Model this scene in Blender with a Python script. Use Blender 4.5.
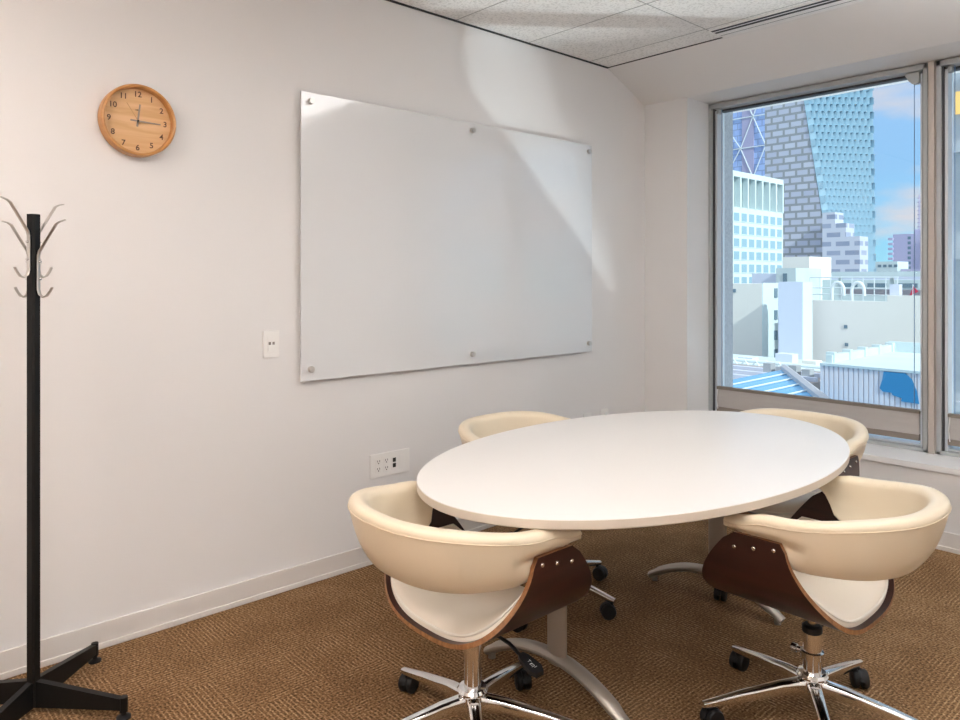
import bpy, bmesh, math, random
from mathutils import Vector, Matrix
random.seed(7)
S = bpy.context.scene
for o in list(bpy.data.objects): bpy.data.objects.remove(o)
COL = S.collection
PI = math.pi

# ------------------------------------------------------------------ camera
cam = bpy.data.objects.new('camera', bpy.data.cameras.new('camera'))
COL.objects.link(cam)
cam.location = (2.94, 0, 1.36)
cam.rotation_euler = (PI/2, 0, math.radians(47.7))
cam.data.sensor_width = 36
cam.data.lens = 735/960*36
cam.data.shift_y = -82/960
cam.data.clip_start = .02; cam.data.clip_end = 2000
S.camera = cam

# ------------------------------------------------------------------ world, sun, exposure
S.view_settings.view_transform = 'Standard'
S.view_settings.look = 'None'
S.view_settings.gamma = 1
S.view_settings.use_curve_mapping = False
S.view_settings.exposure = 0.62
W = bpy.data.worlds.new('sky'); S.world = W; W.use_nodes = True
nt = W.node_tree; N = nt.nodes; L = nt.links
N.clear()
tc = N.new('ShaderNodeTexCoord'); sep = N.new('ShaderNodeSeparateXYZ')
L.new(tc.outputs['Generated'], sep.inputs[0])
grad = N.new('ShaderNodeValToRGB')
els = grad.color_ramp.elements
els[0].position = 0; els[0].color = (.30, .55, .63, 1)
els[1].position = .5; els[1].color = (.80, .85, .92, 1)
for p_, c_ in ((.06, (.25, .48, .64)), (.13, (.25, .42, .62)), (.22, (.26, .41, .62)), (.32, (.40, .52, .70))):
    e = els.new(p_); e.color = (*c_, 1)
L.new(sep.outputs['Z'], grad.inputs[0])
mp = N.new('ShaderNodeMapping'); mp.inputs['Scale'].default_value = (3.2, 3.2, 10)
mp.inputs['Location'].default_value = (.35, 0, .12)
L.new(tc.outputs['Generated'], mp.inputs[0])
nz = N.new('ShaderNodeTexNoise'); nz.inputs['Scale'].default_value = 1.6; nz.inputs['Detail'].default_value = 6
nz.inputs['Roughness'].default_value = .5
L.new(mp.outputs[0], nz.inputs['Vector'])
cr = N.new('ShaderNodeValToRGB'); cr.color_ramp.elements[0].position = .46; cr.color_ramp.elements[1].position = .63
L.new(nz.outputs['Fac'], cr.inputs[0])
mx = N.new('ShaderNodeMix'); mx.data_type = 'RGBA'
mx.inputs['B'].default_value = (.58, .49, .49, 1)
L.new(cr.outputs['Color'], mx.inputs['Factor']); L.new(grad.outputs['Color'], mx.inputs['A'])
bg = N.new('ShaderNodeBackground'); bg.inputs['Strength'].default_value = 1.0
L.new(mx.outputs['Result'], bg.inputs['Color'])
wo = N.new('ShaderNodeOutputWorld'); L.new(bg.outputs[0], wo.inputs[0])

def sun(name, d, strength, color, angle):
    l = bpy.data.lights.new(name, 'SUN'); l.energy = strength; l.color = color; l.angle = angle
    o = bpy.data.objects.new(name, l); COL.objects.link(o)
    o.rotation_euler = Vector(d).to_track_quat('-Z', 'Y').to_euler()
    return o
sun('sun', (-.8, .20, -.55), 2.5, (1, .97, .9), .01)

gl = bpy.data.lights.new('reflected_sun', 'SPOT'); gl.energy = 2300; gl.shadow_soft_size = .12
gl.spot_size = math.radians(34); gl.spot_blend = .6; gl.color = (1, .98, .95)
go = bpy.data.objects.new('reflected_sun', gl); COL.objects.link(go)     # low sun thrown back up by glazing across the street
go.location = (6.4, 10.6, -4.9); go.rotation_euler = (Vector((1.0, 4.5, 1.5))-Vector(go.location)).to_track_quat('-Z', 'Y').to_euler()
WARM = (1.0, .84, .745); NEUT = (1.0, .97, .945)
LAMPS = [  # ceiling troffers the room has, all above or behind the frame: x, y, half length, strength, colour, label
    (2.25, 2.80, .54, 4.2, NEUT, 'long ceiling light panel above the window end of the table'),
    (2.45, .585, .54, 9.0, NEUT, 'long ceiling light panel in the middle of the ceiling'),
    (1.09, -.507, .27, 22.0, WARM, 'square warm ceiling light panel nearest the clock wall'),
    (3.54, -.507, .54, 13.0, NEUT, 'long ceiling light panel behind the camera side of the room')]
FILL_UPLIGHT = [(3.4, 2.3, 130.0, (.97, .98, 1)), (2.2, -1.0, 40.0, WARM)]   # unseen hanging fill lights, added to brighten the ceiling and bulkhead

# ------------------------------------------------------------------ materials
def new_mat(name):
    m = bpy.data.materials.new(name); m.use_nodes = True
    return m, m.node_tree.nodes, m.node_tree.links, m.node_tree.nodes['Principled BSDF']
def mat(name, color, rough=.5, metal=0, noise=None, bump=None, coat=0, spec=None):
    """noise=(scale, amount); bump=(scale, strength, distance)"""
    m, n, l, p = new_mat(name)
    p.inputs['Base Color'].default_value = (*color, 1); p.inputs['Roughness'].default_value = rough
    p.inputs['Metallic'].default_value = metal
    if coat: p.inputs['Coat Weight'].default_value = coat; p.inputs['Coat Roughness'].default_value = .08
    if spec is not None: p.inputs['Specular IOR Level'].default_value = spec
    t = n.new('ShaderNodeTexCoord')
    if noise:
        z = n.new('ShaderNodeTexNoise'); z.inputs['Scale'].default_value = noise[0]; z.inputs['Detail'].default_value = 4
        l.new(t.outputs['Object'], z.inputs['Vector'])
        r = n.new('ShaderNodeMix'); r.data_type = 'RGBA'
        r.inputs['A'].default_value = (*[c*(1-noise[1]) for c in color], 1)
        r.inputs['B'].default_value = (*[min(1, c*(1+noise[1])) for c in color], 1)
        l.new(z.outputs['Fac'], r.inputs['Factor']); l.new(r.outputs['Result'], p.inputs['Base Color'])
    if bump:
        z = n.new('ShaderNodeTexNoise'); z.inputs['Scale'].default_value = bump[0]; z.inputs['Detail'].default_value = 3
        l.new(t.outputs['Object'], z.inputs['Vector'])
        b = n.new('ShaderNodeBump'); b.inputs['Strength'].default_value = bump[1]; b.inputs['Distance'].default_value = bump[2]
        l.new(z.outputs['Fac'], b.inputs['Height']); l.new(b.outputs['Normal'], p.inputs['Normal'])
    return m

M = {}
M['wall'] = mat('wall_paint', (.83, .82, .815), .55, bump=(120, .08, .002))
M['jamb'] = mat('jamb_paint', (.86, .86, .87), .5)
M['base'] = mat('baseboard_paint', (.74, .71, .68), .4)
M['white'] = mat('white_plastic', (.90, .89, .87), .35)
M['slot'] = mat('black_slot', (.012, .012, .012), .6)
M['black'] = mat('black_powder_coat', (.006, .006, .006), .45, spec=.25)
M['blackp'] = mat('black_plastic', (.006, .006, .007), .5, spec=.35)
M['steel'] = mat('satin_steel', (.62, .60, .57), .3, 1)
M['chrome'] = mat('chrome', (.78, .77, .76), .07, 1)
M['alu'] = mat('window_aluminium', (.46, .48, .49), .45, .2)
M['mull'] = mat('taupe_mullion', (.50, .45, .40), .45, .15)
M['alud'] = mat('window_gasket', (.05, .05, .055), .5)
M['alul'] = mat('light_track', (.72, .76, .80), .35, .2)
M['tablew'] = mat('white_laminate', (.86, .83, .795), .3, noise=(3, .01))
M['tedge'] = mat('table_edge', (.64, .56, .47), .35)
M['taupe'] = mat('taupe_metal', (.40, .36, .31), .36, .55)
M['vinyl'] = mat('cream_vinyl', (.79, .68, .51), .36, bump=(260, .05, .001), coat=.1)
M['vinyls'] = mat('cream_vinyl_seam', (.70, .58, .42), .45)
M['seat'] = mat('seat_vinyl', (.82, .74, .63), .36, bump=(260, .05, .001), coat=.1)
M['piping'] = mat('white_piping', (.84, .79, .70), .4)
M['shade'] = mat('shade_fabric', (.46, .43, .41), .8)
M['rail'] = mat('shade_rail', (.22, .185, .155), .5)
M['cord'] = mat('shade_cord', (.18, .30, .50), .6)
M['tick'] = mat('dark_brown_print', (.10, .045, .02), .6)
M['hand'] = mat('grey_clock_hand', (.30, .25, .20), .45, .3)
M['thin'] = mat('brass_second_hand', (.50, .27, .10), .45, .2)

def wood_mat(name, c1, c2, scale, rough, coat=0, axis='Y'):
    m, n, l, p = new_mat(name)
    t = n.new('ShaderNodeTexCoord'); mp = n.new('ShaderNodeMapping')
    sc = {'Y': (scale*7, scale*.5, scale*5), 'Z': (scale*7, scale*7, scale*.5), 'X': (scale*.5, scale*7, scale*7)}[axis]
    mp.inputs['Scale'].default_value = sc
    l.new(t.outputs['Object'], mp.inputs[0])
    z = n.new('ShaderNodeTexNoise'); z.inputs['Scale'].default_value = 1; z.inputs['Detail'].default_value = 5; z.inputs['Distortion'].default_value = .6
    l.new(mp.outputs[0], z.inputs['Vector'])
    r = n.new('ShaderNodeValToRGB')
    r.color_ramp.elements[0].position = .32; r.color_ramp.elements[0].color = (*c1, 1)
    r.color_ramp.elements[1].position = .68; r.color_ramp.elements[1].color = (*c2, 1)
    l.new(z.outputs['Fac'], r.inputs[0]); l.new(r.outputs['Color'], p.inputs['Base Color'])
    p.inputs['Roughness'].default_value = rough
    if coat: p.inputs['Coat Weight'].default_value = coat; p.inputs['Coat Roughness'].default_value = .15
    return m
M['ply'] = wood_mat('mahogany_veneer', (.020, .0042, .0028), (.036, .0075, .0045), 6, .36, .05)
M['plyedge'] = wood_mat('plywood_edge', (.20, .085, .03), (.36, .17, .07), 12, .4)
M['dial'] = wood_mat('clock_dial_wood', (.66, .38, .17), (.78, .50, .26), 9, .5, axis='Y')
M['rim'] = wood_mat('clock_rim_wood', (.52, .24, .07), (.64, .33, .12), 9, .4, .1, axis='Y')

def carpet_mat():
    m, n, l, p = new_mat('carpet')
    t = n.new('ShaderNodeTexCoord')
    def math_(op, a, b=None, c=None):
        q = n.new('ShaderNodeMath'); q.operation = op
        for i, v in enumerate((a, b, c)):
            if v is None: continue
            if isinstance(v, (int, float)): q.inputs[i].default_value = v
            else: l.new(v, q.inputs[i])
        return q.outputs[0]
    s = n.new('ShaderNodeSeparateXYZ'); l.new(t.outputs['Object'], s.inputs[0])
    T = .25
    u = math_('DIVIDE', s.outputs['X'], T); v = math_('DIVIDE', s.outputs['Y'], T)
    fu = math_('FLOOR', u); fv = math_('FLOOR', v)
    cmb = n.new('ShaderNodeCombineXYZ'); l.new(fu, cmb.inputs[0]); l.new(fv, cmb.inputs[1])
    wn = n.new('ShaderNodeTexWhiteNoise'); wn.noise_dimensions = '2D'; l.new(cmb.outputs[0], wn.inputs['Vector'])
    flip = math_('GREATER_THAN', wn.outputs['Value'], .5)
    # stripe coordinate: x or y by tile
    mixc = n.new('ShaderNodeMix'); mixc.data_type = 'FLOAT'
    l.new(flip, mixc.inputs['Factor']); l.new(s.outputs['X'], mixc.inputs['A']); l.new(s.outputs['Y'], mixc.inputs['B'])
    wob = n.new('ShaderNodeTexNoise'); wob.inputs['Scale'].default_value = 40; wob.inputs['Detail'].default_value = 2
    l.new(t.outputs['Object'], wob.inputs['Vector'])
    k = math_('MULTIPLY', math_('MULTIPLY_ADD', wob.outputs['Fac'], .010, mixc.outputs['Result']), 2*PI/.0145)
    w = math_('SINE', k)
    # patchy: lines fade in and out
    pn = n.new('ShaderNodeTexNoise'); pn.inputs['Scale'].default_value = 5; pn.inputs['Detail'].default_value = 2
    l.new(t.outputs['Object'], pn.inputs['Vector'])
    amp = n.new('ShaderNodeMapRange'); amp.inputs[1].default_value = .35; amp.inputs[2].default_value = .65
    amp.inputs[3].default_value = .28; amp.inputs[4].default_value = 1
    l.new(pn.outputs['Fac'], amp.inputs[0])
    lines = math_('MULTIPLY', w, amp.outputs[0])
    ln = math_('MULTIPLY', math_('POWER', math_('MULTIPLY_ADD', w, .5, .5), 3.0), amp.outputs[0])
    fine = n.new('ShaderNodeTexNoise'); fine.inputs['Scale'].default_value = 125; fine.inputs['Detail'].default_value = 2
    l.new(t.outputs['Object'], fine.inputs['Vector'])
    fr = n.new('ShaderNodeMapRange'); fr.inputs[1].default_value = .28; fr.inputs[2].default_value = .72
    l.new(fine.outputs['Fac'], fr.inputs[0])
    big = n.new('ShaderNodeTexNoise'); big.inputs['Scale'].default_value = 2.2; l.new(t.outputs['Object'], big.inputs['Vector'])
    f = math_('ADD', math_('ADD', math_('MULTIPLY', ln, .36), math_('MULTIPLY', fr.outputs[0], .62)), math_('MULTIPLY', big.outputs['Fac'], .12))
    r = n.new('ShaderNodeValToRGB')
    r.color_ramp.elements[0].position = .12; r.color_ramp.elements[0].color = (.060, .031, .014, 1)
    r.color_ramp.elements[1].position = .95; r.color_ramp.elements[1].color = (.52, .355, .205, 1)
    q = r.color_ramp.elements.new(.5); q.color = (.232, .132, .062, 1)
    l.new(f, r.inputs[0]); l.new(r.outputs['Color'], p.inputs['Base Color'])
    p.inputs['Roughness'].default_value = .95; p.inputs['Specular IOR Level'].default_value = .1
    b = n.new('ShaderNodeBump'); b.inputs['Strength'].default_value = .4; b.inputs['Distance'].default_value = .004
    l.new(f, b.inputs['Height']); l.new(b.outputs['Normal'], p.inputs['Normal'])
    return m
M['carpet'] = carpet_mat()

def ceil_mat():
    m, n, l, p = new_mat('ceiling_tile')
    t = n.new('ShaderNodeTexCoord')
    z = n.new('ShaderNodeTexNoise'); z.inputs['Scale'].default_value = 85; z.inputs['Detail'].default_value = 3
    l.new(t.outputs['Object'], z.inputs['Vector'])
    r = n.new('ShaderNodeValToRGB')
    r.color_ramp.elements[0].position = .36; r.color_ramp.elements[0].color = (.72, .71, .69, 1)
    r.color_ramp.elements[1].position = .52; r.color_ramp.elements[1].color = (.90, .89, .87, 1)
    l.new(z.outputs['Fac'], r.inputs[0]); l.new(r.outputs['Color'], p.inputs['Base Color'])
    b = n.new('ShaderNodeBump'); b.inputs['Strength'].default_value = .5; b.inputs['Distance'].default_value = .004
    l.new(z.outputs['Fac'], b.inputs['Height']); l.new(b.outputs['Normal'], p.inputs['Normal'])
    p.inputs['Roughness'].default_value = .9
    return m
M['ceil'] = ceil_mat()

def glass_mat(name, tint, ior=1.45):
    m, n, l, p = new_mat(name); n.remove(p)
    tr = n.new('ShaderNodeBsdfTransparent'); tr.inputs[0].default_value = (*tint, 1)
    gl = n.new('ShaderNodeBsdfGlossy'); gl.inputs['Roughness'].default_value = .0; gl.inputs[0].default_value = (1, 1, 1, 1)
    fr = n.new('ShaderNodeFresnel'); fr.inputs[0].default_value = ior
    mx = n.new('ShaderNodeMixShader')
    l.new(fr.outputs[0], mx.inputs[0]); l.new(tr.outputs[0], mx.inputs[1]); l.new(gl.outputs[0], mx.inputs[2])
    l.new(mx.outputs[0], n['Material Output'].inputs[0])
    return m
M['glass'] = glass_mat('window_glass', (.90, .97, 1.0), 1.25)
def board_mat():
    m, n, l, p = new_mat('whiteboard_glass')
    p.inputs['Base Color'].default_value = (.77, .78, .79, 1); p.inputs['Roughness'].default_value = .25
    g = n.new('ShaderNodeBsdfGlossy'); g.inputs['Roughness'].default_value = .07; g.inputs[0].default_value = (.95, .96, .97, 1)
    x = n.new('ShaderNodeMixShader'); x.inputs[0].default_value = .07
    l.new(p.outputs[0], x.inputs[1]); l.new(g.outputs[0], x.inputs[2]); l.new(x.outputs[0], n['Material Output'].inputs[0])
    return m
M['board'] = board_mat()
M['boardedge'] = mat('glass_edge', (.80, .82, .80), .1)
def emit(name, c, s):
    m, n, l, p = new_mat(name)
    p.inputs['Base Color'].default_value = (.9, .9, .9, 1)
    p.inputs['Emission Color'].default_value = (*c, 1); p.inputs['Emission Strength'].default_value = s
    return m

# ------------------------------------------------------------------ mesh helpers
def obj(name, bm, mats, parent=None, smooth=True, angle=35, loc=None):
    me = bpy.data.meshes.new(name)
    bmesh.ops.recalc_face_normals(bm, faces=bm.faces[:])
    bm.to_mesh(me); bm.free()
    for m in (mats if isinstance(mats, (list, tuple)) else [mats]): me.materials.append(m)
    if smooth:
        me.polygons.foreach_set('use_smooth', [True]*len(me.polygons))
        me.set_sharp_from_angle(angle=math.radians(angle))
    o = bpy.data.objects.new(name, me); COL.objects.link(o)
    if smooth:
        wn = o.modifiers.new('weighted_normals', 'WEIGHTED_NORMAL'); wn.keep_sharp = True
    if parent: o.parent = parent
    if loc: o.location = loc
    return o
def tag(o, label=None, cat=None, group=None, kind=None):
    if label: o['label'] = label
    if cat: o['category'] = cat
    if group: o['group'] = group
    if kind: o['kind'] = kind
    return o
def thing(name, label, cat, loc=(0, 0, 0), rz=0, group=None):
    o = bpy.data.objects.new(name, None); COL.objects.link(o)
    o.empty_display_size = .1
    o.location = loc; o.rotation_euler = (0, 0, rz)
    return tag(o, label, cat, group)
def struct(name, bm, m, **k):
    o = obj(name, bm, m, **k); o['kind'] = 'structure'; return o
def B(): return bmesh.new()
def box(bm, x0, x1, y0, y1, z0, z1, bev=0, mi=0):
    vs = [bm.verts.new((x, y, z)) for x in (x0, x1) for y in (y0, y1) for z in (z0, z1)]
    fs = [bm.faces.new([vs[i] for i in f]) for f in ((0, 1, 3, 2), (4, 6, 7, 5), (0, 4, 5, 1), (2, 3, 7, 6), (0, 2, 6, 4), (1, 5, 7, 3))]
    for f in fs: f.material_index = mi
    if bev:
        es = list({e for f in fs for e in f.edges})
        r = bmesh.ops.bevel(bm, geom=es, offset=bev, segments=2, affect='EDGES', profile=.5)
        for f in r['faces']: f.material_index = mi
    return bm
def prism(bm, pts, axis, a0, a1, mi=0):
    """extrude 2-D polygon pts along axis: 'X' pts=(y,z), 'Y' pts=(x,z), 'Z' pts=(x,y)"""
    def P(p, a): return {'X': (a, p[0], p[1]), 'Y': (p[0], a, p[1]), 'Z': (p[0], p[1], a)}[axis]
    v0 = [bm.verts.new(P(p, a0)) for p in pts]; v1 = [bm.verts.new(P(p, a1)) for p in pts]
    fs = [bm.faces.new(v0), bm.faces.new(v1[::-1])]
    n = len(pts)
    for i in range(n): fs.append(bm.faces.new((v0[i], v1[i], v1[(i+1) % n], v0[(i+1) % n])))
    for f in fs: f.material_index = mi
    return fs
def tube(bm, path, radii, seg=12, flat=None, cap=True, up=None):
    """sweep circle (or ellipse flat=(a,b) multipliers) along path"""
    path = [Vector(p) for p in path]; n = len(path)
    if isinstance(radii, (int, float)): radii = [radii]*n
    rings = []; nrm = None
    for i, p in enumerate(path):
        t = (path[min(i+1, n-1)]-path[max(i-1, 0)]).normalized()
        if nrm is None:
            ref = Vector(up) if up else (Vector((0, 0, 1)) if abs(t.z) < .9 else Vector((1, 0, 0)))
            nrm = (ref-t*ref.dot(t)).normalized()
        else: nrm = (nrm-t*nrm.dot(t)).normalized()
        bn = t.cross(nrm)
        fa, fb = flat or (1, 1)
        rings.append([bm.verts.new(p+nrm*math.cos(a)*radii[i]*fa+bn*math.sin(a)*radii[i]*fb) for a in [2*PI*k/seg for k in range(seg)]])
    for i in range(n-1):
        for k in range(seg):
            bm.faces.new((rings[i][k], rings[i][(k+1) % seg], rings[i+1][(k+1) % seg], rings[i+1][k]))
    if cap:
        bm.faces.new(rings[0][::-1]); bm.faces.new(rings[-1])
    return bm
def lathe(bm, prof, seg=32, axis='Z', c=(0, 0, 0), mi=0):
    """prof: (r, h) list"""
    c = Vector(c); rings = []
    def P(r, h, a):
        x, y = r*math.cos(a), r*math.sin(a)
        return c+Vector({'Z': (x, y, h), 'X': (h, x, y), 'Y': (x, h, y)}[axis])
    for r, h in prof:
        rings.append([bm.verts.new(P(r, h, 2*PI*k/seg)) for k in range(seg)] if r > 1e-6 else [bm.verts.new(P(0, h, 0))])
    fs = []
    for a, b in zip(rings, rings[1:]):
        for k in range(seg):
            k2 = (k+1) % seg
            if len(a) == 1 and len(b) == 1: continue
            if len(a) == 1: fs.append(bm.faces.new((a[0], b[k], b[k2])))
            elif len(b) == 1: fs.append(bm.faces.new((a[k], b[0], a[k2])))
            else: fs.append(bm.faces.new((a[k], b[k], b[k2], a[k2])))
    for f in fs: f.material_index = mi
    return bm
def copy_tree(o, parent=None):
    c = o.copy(); COL.objects.link(c)
    if parent: c.parent = parent
    for ch in [q for q in bpy.data.objects if q.parent == o]: copy_tree(ch, c)
    return c

# ================================================================== SETTING
CZ = 2.71
XR, YF = 4.7, -2.1
bm = B(); box(bm, -.15, XR+.15, YF-.15, 4.6, -.1, 0); struct('floor', bm, M['carpet'], smooth=False)
bm = B(); box(bm, -.15, 0, YF-.15, 4.95, -.1, 2.95); struct('wall_left', bm, M['wall'], smooth=False)
bm = B(); box(bm, XR, XR+.15, YF-.15, 4.95, -.1, 2.95); struct('wall_right', bm, M['wall'], smooth=False)
bm = B(); box(bm, 0, XR, YF-.15, YF, -.1, 2.95); struct('wall_front', bm, M['wall'], smooth=False)
# window wall: left pier, spandrel under the sill, right pier, sloped bulkhead
WX0, WX1 = .325, 3.0
YW, YG = 4.19, 4.51
bm = B()
box(bm, 0, WX0, YW, 4.57, 0, 2.53)
box(bm, WX0, WX1, YW, 4.8, -.1, .385)
box(bm, WX1, XR, YW, 4.8, 0, 2.53)
struct('wall_back', bm, M['wall'], smooth=False)
bm = B(); prism(bm, [(3.78, CZ), (YW, 2.53), (4.8, 2.52), (4.8, 2.95), (3.78, 2.95)], 'X', 0, XR)
struct('wall_bulkhead', bm, M['wall'], smooth=False)
bm = B(); box(bm, WX0, WX1, YW-.012, YG+.01, .385, .418, .004); struct('trim_1', bm, M['jamb'])
# exterior pier beside the glass
# ceiling: tile deck plus visible grid
TX, TY = .815, .546
bm = B(); box(bm, 0, XR, YF, 3.78, CZ, CZ+.06); struct('ceiling', bm, M['ceil'], smooth=False)
bm = B()
gw, gz = .0022, CZ-.0012
ys = [3.588-TY*k for k in range(11)]
for y in ys: box(bm, 0, XR, y-gw, y+gw, gz, CZ+.001)
for x in (TX, TX+1.09, TX+2.18, TX+3.27): box(bm, x-gw, x+gw, YF, 3.78, gz, CZ+.001)
struct('trim_2', bm, mat('ceiling_grid', (.36, .35, .34), .5), smooth=False)
bm = B(); box(bm, 0, .012, YF, 3.78, CZ-.006, CZ+.001); box(bm, 0, TX, 3.774, 3.782, CZ-.004, CZ+.001)
struct('trim_3', bm, mat('dark_ceiling_joint', (.03, .03, .03), .7), smooth=False)  # dark strips along the ceiling's wall and bulkhead edges
# baseboards
def basebd(name, boxes):
    bm = B()
    for b_ in boxes: box(bm, *b_, bev=.003)
    struct(name, bm, M['base'])
basebd('baseboard_left', [(0, .010, YF, YW, 0, .094), (0, .016, YF, YW, 0, .022)])
basebd('baseboard_back', [(0, XR, YW-.010, YW, 0, .094), (0, XR, YW-.016, YW, 0, .022)])

# ---- windows
def window(name, x0, x1):
    root = thing(name, None, None); root['kind'] = 'structure'
    bm = B(); zb, zt = .418, 2.52
    d0, d1 = YG-.06, YG+.07
    box(bm, x0, x0+.022, d0, d1, zb, zt, .002); box(bm, x1-.022, x1, d0, d1, zb, zt, .002)
    box(bm, x0, x1, d0, d1, zt-.03, zt, .002); box(bm, x0, x1, d0, d1, zb, zb+.018, .002)
    obj('window_frame', bm, M['alu'], root)
    bm = B()
    for a, b_ in ((x0+.022, x0+.030), (x1-.030, x1-.022)): box(bm, a, b_, d0+.02, d1, zb+.018, zt-.03)
    box(bm, x0+.022, x1-.022, d0+.075, d1, zt-.042, zt-.03)
    obj('gasket', bm, M['alud'], root, smooth=False)
    bm = B()
    for a, b_ in ((x0+.030, x0+.045), (x1-.045, x1-.030)): box(bm, a, b_, d0+.035, d1, zb+.018, zt-.042, .002)
    box(bm, x0+.030, x1-.030, d0+.05, d1, zb+.018, zb+.030, .002)
    obj('track', bm, M['alul'], root)
    bm = B(); box(bm, x0+.045, x1-.045, YG+.045, YG+.051, zb+.03, zt-.042)
    obj('window_pane', bm, M['glass'], root, smooth=False)
MX0, MX1 = 1.603, 1.705
window('window_1', WX0, MX0+.03)
window('window_2', MX1-.03, WX1)
bm = B()
box(bm, MX0+.031, MX0+.036, YG-.055, YG+.07, .418, 2.52); 
box(bm, MX0+.0365, MX1-.0365, YG-.075, YG+.07, .418, 2.52, .003)
box(bm, MX1-.036, MX1-.031, YG-.055, YG+.07, .418, 2.52)
struct('trim_4', bm, M['mull'])

# ---- shades drawn up from the bottom of the windows
def shade(x0, x1, label, dz=0):
    t = thing('window_shade', label, 'window shade', ((x0+x1)/2, YG-.02, .47), group='cellular shades low on the windows')
    w = (x1-x0)/2
    bm = B(); box(bm, -w, w, -.016, .016, .148, .168, .003); obj('top_rail', bm, M['rail'], t)
    bm = B(); n = 4
    for k in range(n):
        z0 = .030+k*(.118/n); z1 = z0+.118/n; zm = (z0+z1)/2
        for s_ in (-1, 1):
            pts = [(s_*.011, z0), (s_*.012, zm), (s_*.011, z1), (s_*.010, z1), (s_*.011, zm), (s_*.010, z0)]
            prism(bm, pts, 'X', -w+.004, w-.004)
    obj('fabric', bm, M['shade'], t, smooth=False)
    bm = B(); box(bm, -w, w, -.017, .017, 0, .032, .004); obj('bottom_rail', bm, M['rail'], t)
    for x in (-w+.03, w-.03):
        bm = B(); tube(bm, [(x, 0, .168), (x, 0, 2.02)], .0022, 6); obj('lift_cord', bm, M['cord'], t)
    for s_ in (-1, 1):
        bm = B()
        if s_ < 0: box(bm, -w+.001, -w+.02, -.02, .02, 1.985, 2.015, .003)
        else: prism(bm, [(w-.001, 2.015), (w-.075, 2.015), (w-.055, 1.975), (w-.035, 1.955), (w-.001, 1.955)], 'Y', -.018, .018)
        obj('bracket', bm, M['alu'], t)
    bm = B(); tube(bm, [(-w+.012, -.02, .15), (-w+.008, -.026, .08), (-w+.012, -.02, .02)], .003, 6); obj('cord_loop', bm, M['white'], t)
    return t
shade(WX0+.046, MX0+.03-.046, 'taupe cellular shade pulled up a hand high in the large left window')
shade(MX1-.03+.046, WX1-.046, 'taupe cellular shade low in the narrow right window beyond the mullion')

# ---- slot diffuser
t = thing('air_diffuser', 'long white ceiling slot diffuser with dark slots above the window', 'air vent', (TX, 3.70, CZ))
bm = B(); Ld = 3.2
for y0, y1 in ((-.082, -.076), (-.050, -.040), (-.012, .030), (.038, .078)): box(bm, 0, Ld, y0, y1, -.007, -.0005, .001)
box(bm, 0, .006, -.082, .078, -.007, -.0005)
obj('slot_frame', bm, M['white'], t)
bm = B(); box(bm, .006, Ld, -.080, .078, -.0055, -.0004); obj('slot_throat', bm, M['slot'], t, smooth=False)

# ---- ceiling troffers (out of the frame, lighting the room)
for x, y, hx, s_, c, lab in LAMPS:
    t = thing('ceiling_light', lab, 'ceiling light', (x, y, CZ), group='ceiling light panels')
    bm = B(); h = .27
    for a in (-1, 1):
        box(bm, min(a*hx, a*(hx-.02)), max(a*hx, a*(hx-.02)), -h, h, -.012, -.001)
        box(bm, -hx+.02, hx-.02, min(a*h, a*(h-.02)), max(a*h, a*(h-.02)), -.012, -.001)
    obj('frame', bm, M['white'], t)
    bm = B(); box(bm, -hx+.02, hx-.02, -h+.02, h-.02, -.008, -.001)
    obj('diffuser', bm, emit('lamp_diffuser', c, s_), t, smooth=False)
for (x, y, s_, c), lab in zip(FILL_UPLIGHT, ('added fill uplight bowl out of view by the right wall', 'added fill uplight bowl out of view at the back of the room')):
    t = thing('fill_uplight', lab, 'fill_lamp', (x, y, CZ), group='added fill uplights')
    bm = B(); lathe(bm, [(0, -.50), (.12, -.49), (.24, -.44), (.28, -.40), (.275, -.395), (.235, -.43), (.12, -.475), (0, -.485)], 40); obj('bowl', bm, M['white'], t)
    bm = B(); lathe(bm, [(0, -.47), (.10, -.462), (.20, -.43), (.10, -.41), (0, -.40)], 32); obj('fill_emitter', bm, emit('fill_glow', c, s_), t)
    bm = B(); tube(bm, [(0, 0, -.40), (0, 0, -.001)], .006, 8); obj('stem', bm, M['white'], t)

# ================================================================== TABLE
TC = (1.367, 2.275); TA, TB, TH = .592, .974, .733
t = thing('conference_table', 'white oval meeting table on two grey pedestal legs', 'table', (TC[0], TC[1], 0))
bm = B(); seg = 128
prof = [(0, .0), (-.001, -.001), (0, -.0015)]
def ell(off, z): return [bm.verts.new(((TA+off)*math.cos(2*PI*k/seg), (TB+off)*math.sin(2*PI*k/seg), z)) for k in range(seg)]
R = [ell(-.003, TH), ell(-.0008, TH-.0008), ell(0, TH-.003)]
f = bm.faces.new(R[0])
for a, b_ in zip(R, R[1:]):
    for k in range(seg): bm.faces.new((a[k], b_[k], b_[(k+1) % seg], a[(k+1) % seg]))
R2 = [R[-1], ell(0, TH-.025), ell(-.003, TH-.028)]
for a, b_ in zip(R2, R2[1:]):
    for k in range(seg): bm.faces.new((a[k], b_[k], b_[(k+1) % seg], a[(k+1) % seg])).material_index = 1
bm.faces.new(R2[-1][::-1]).material_index = 1
obj('tabletop', bm, [M['tablew'], M['tedge']], t)
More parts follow.
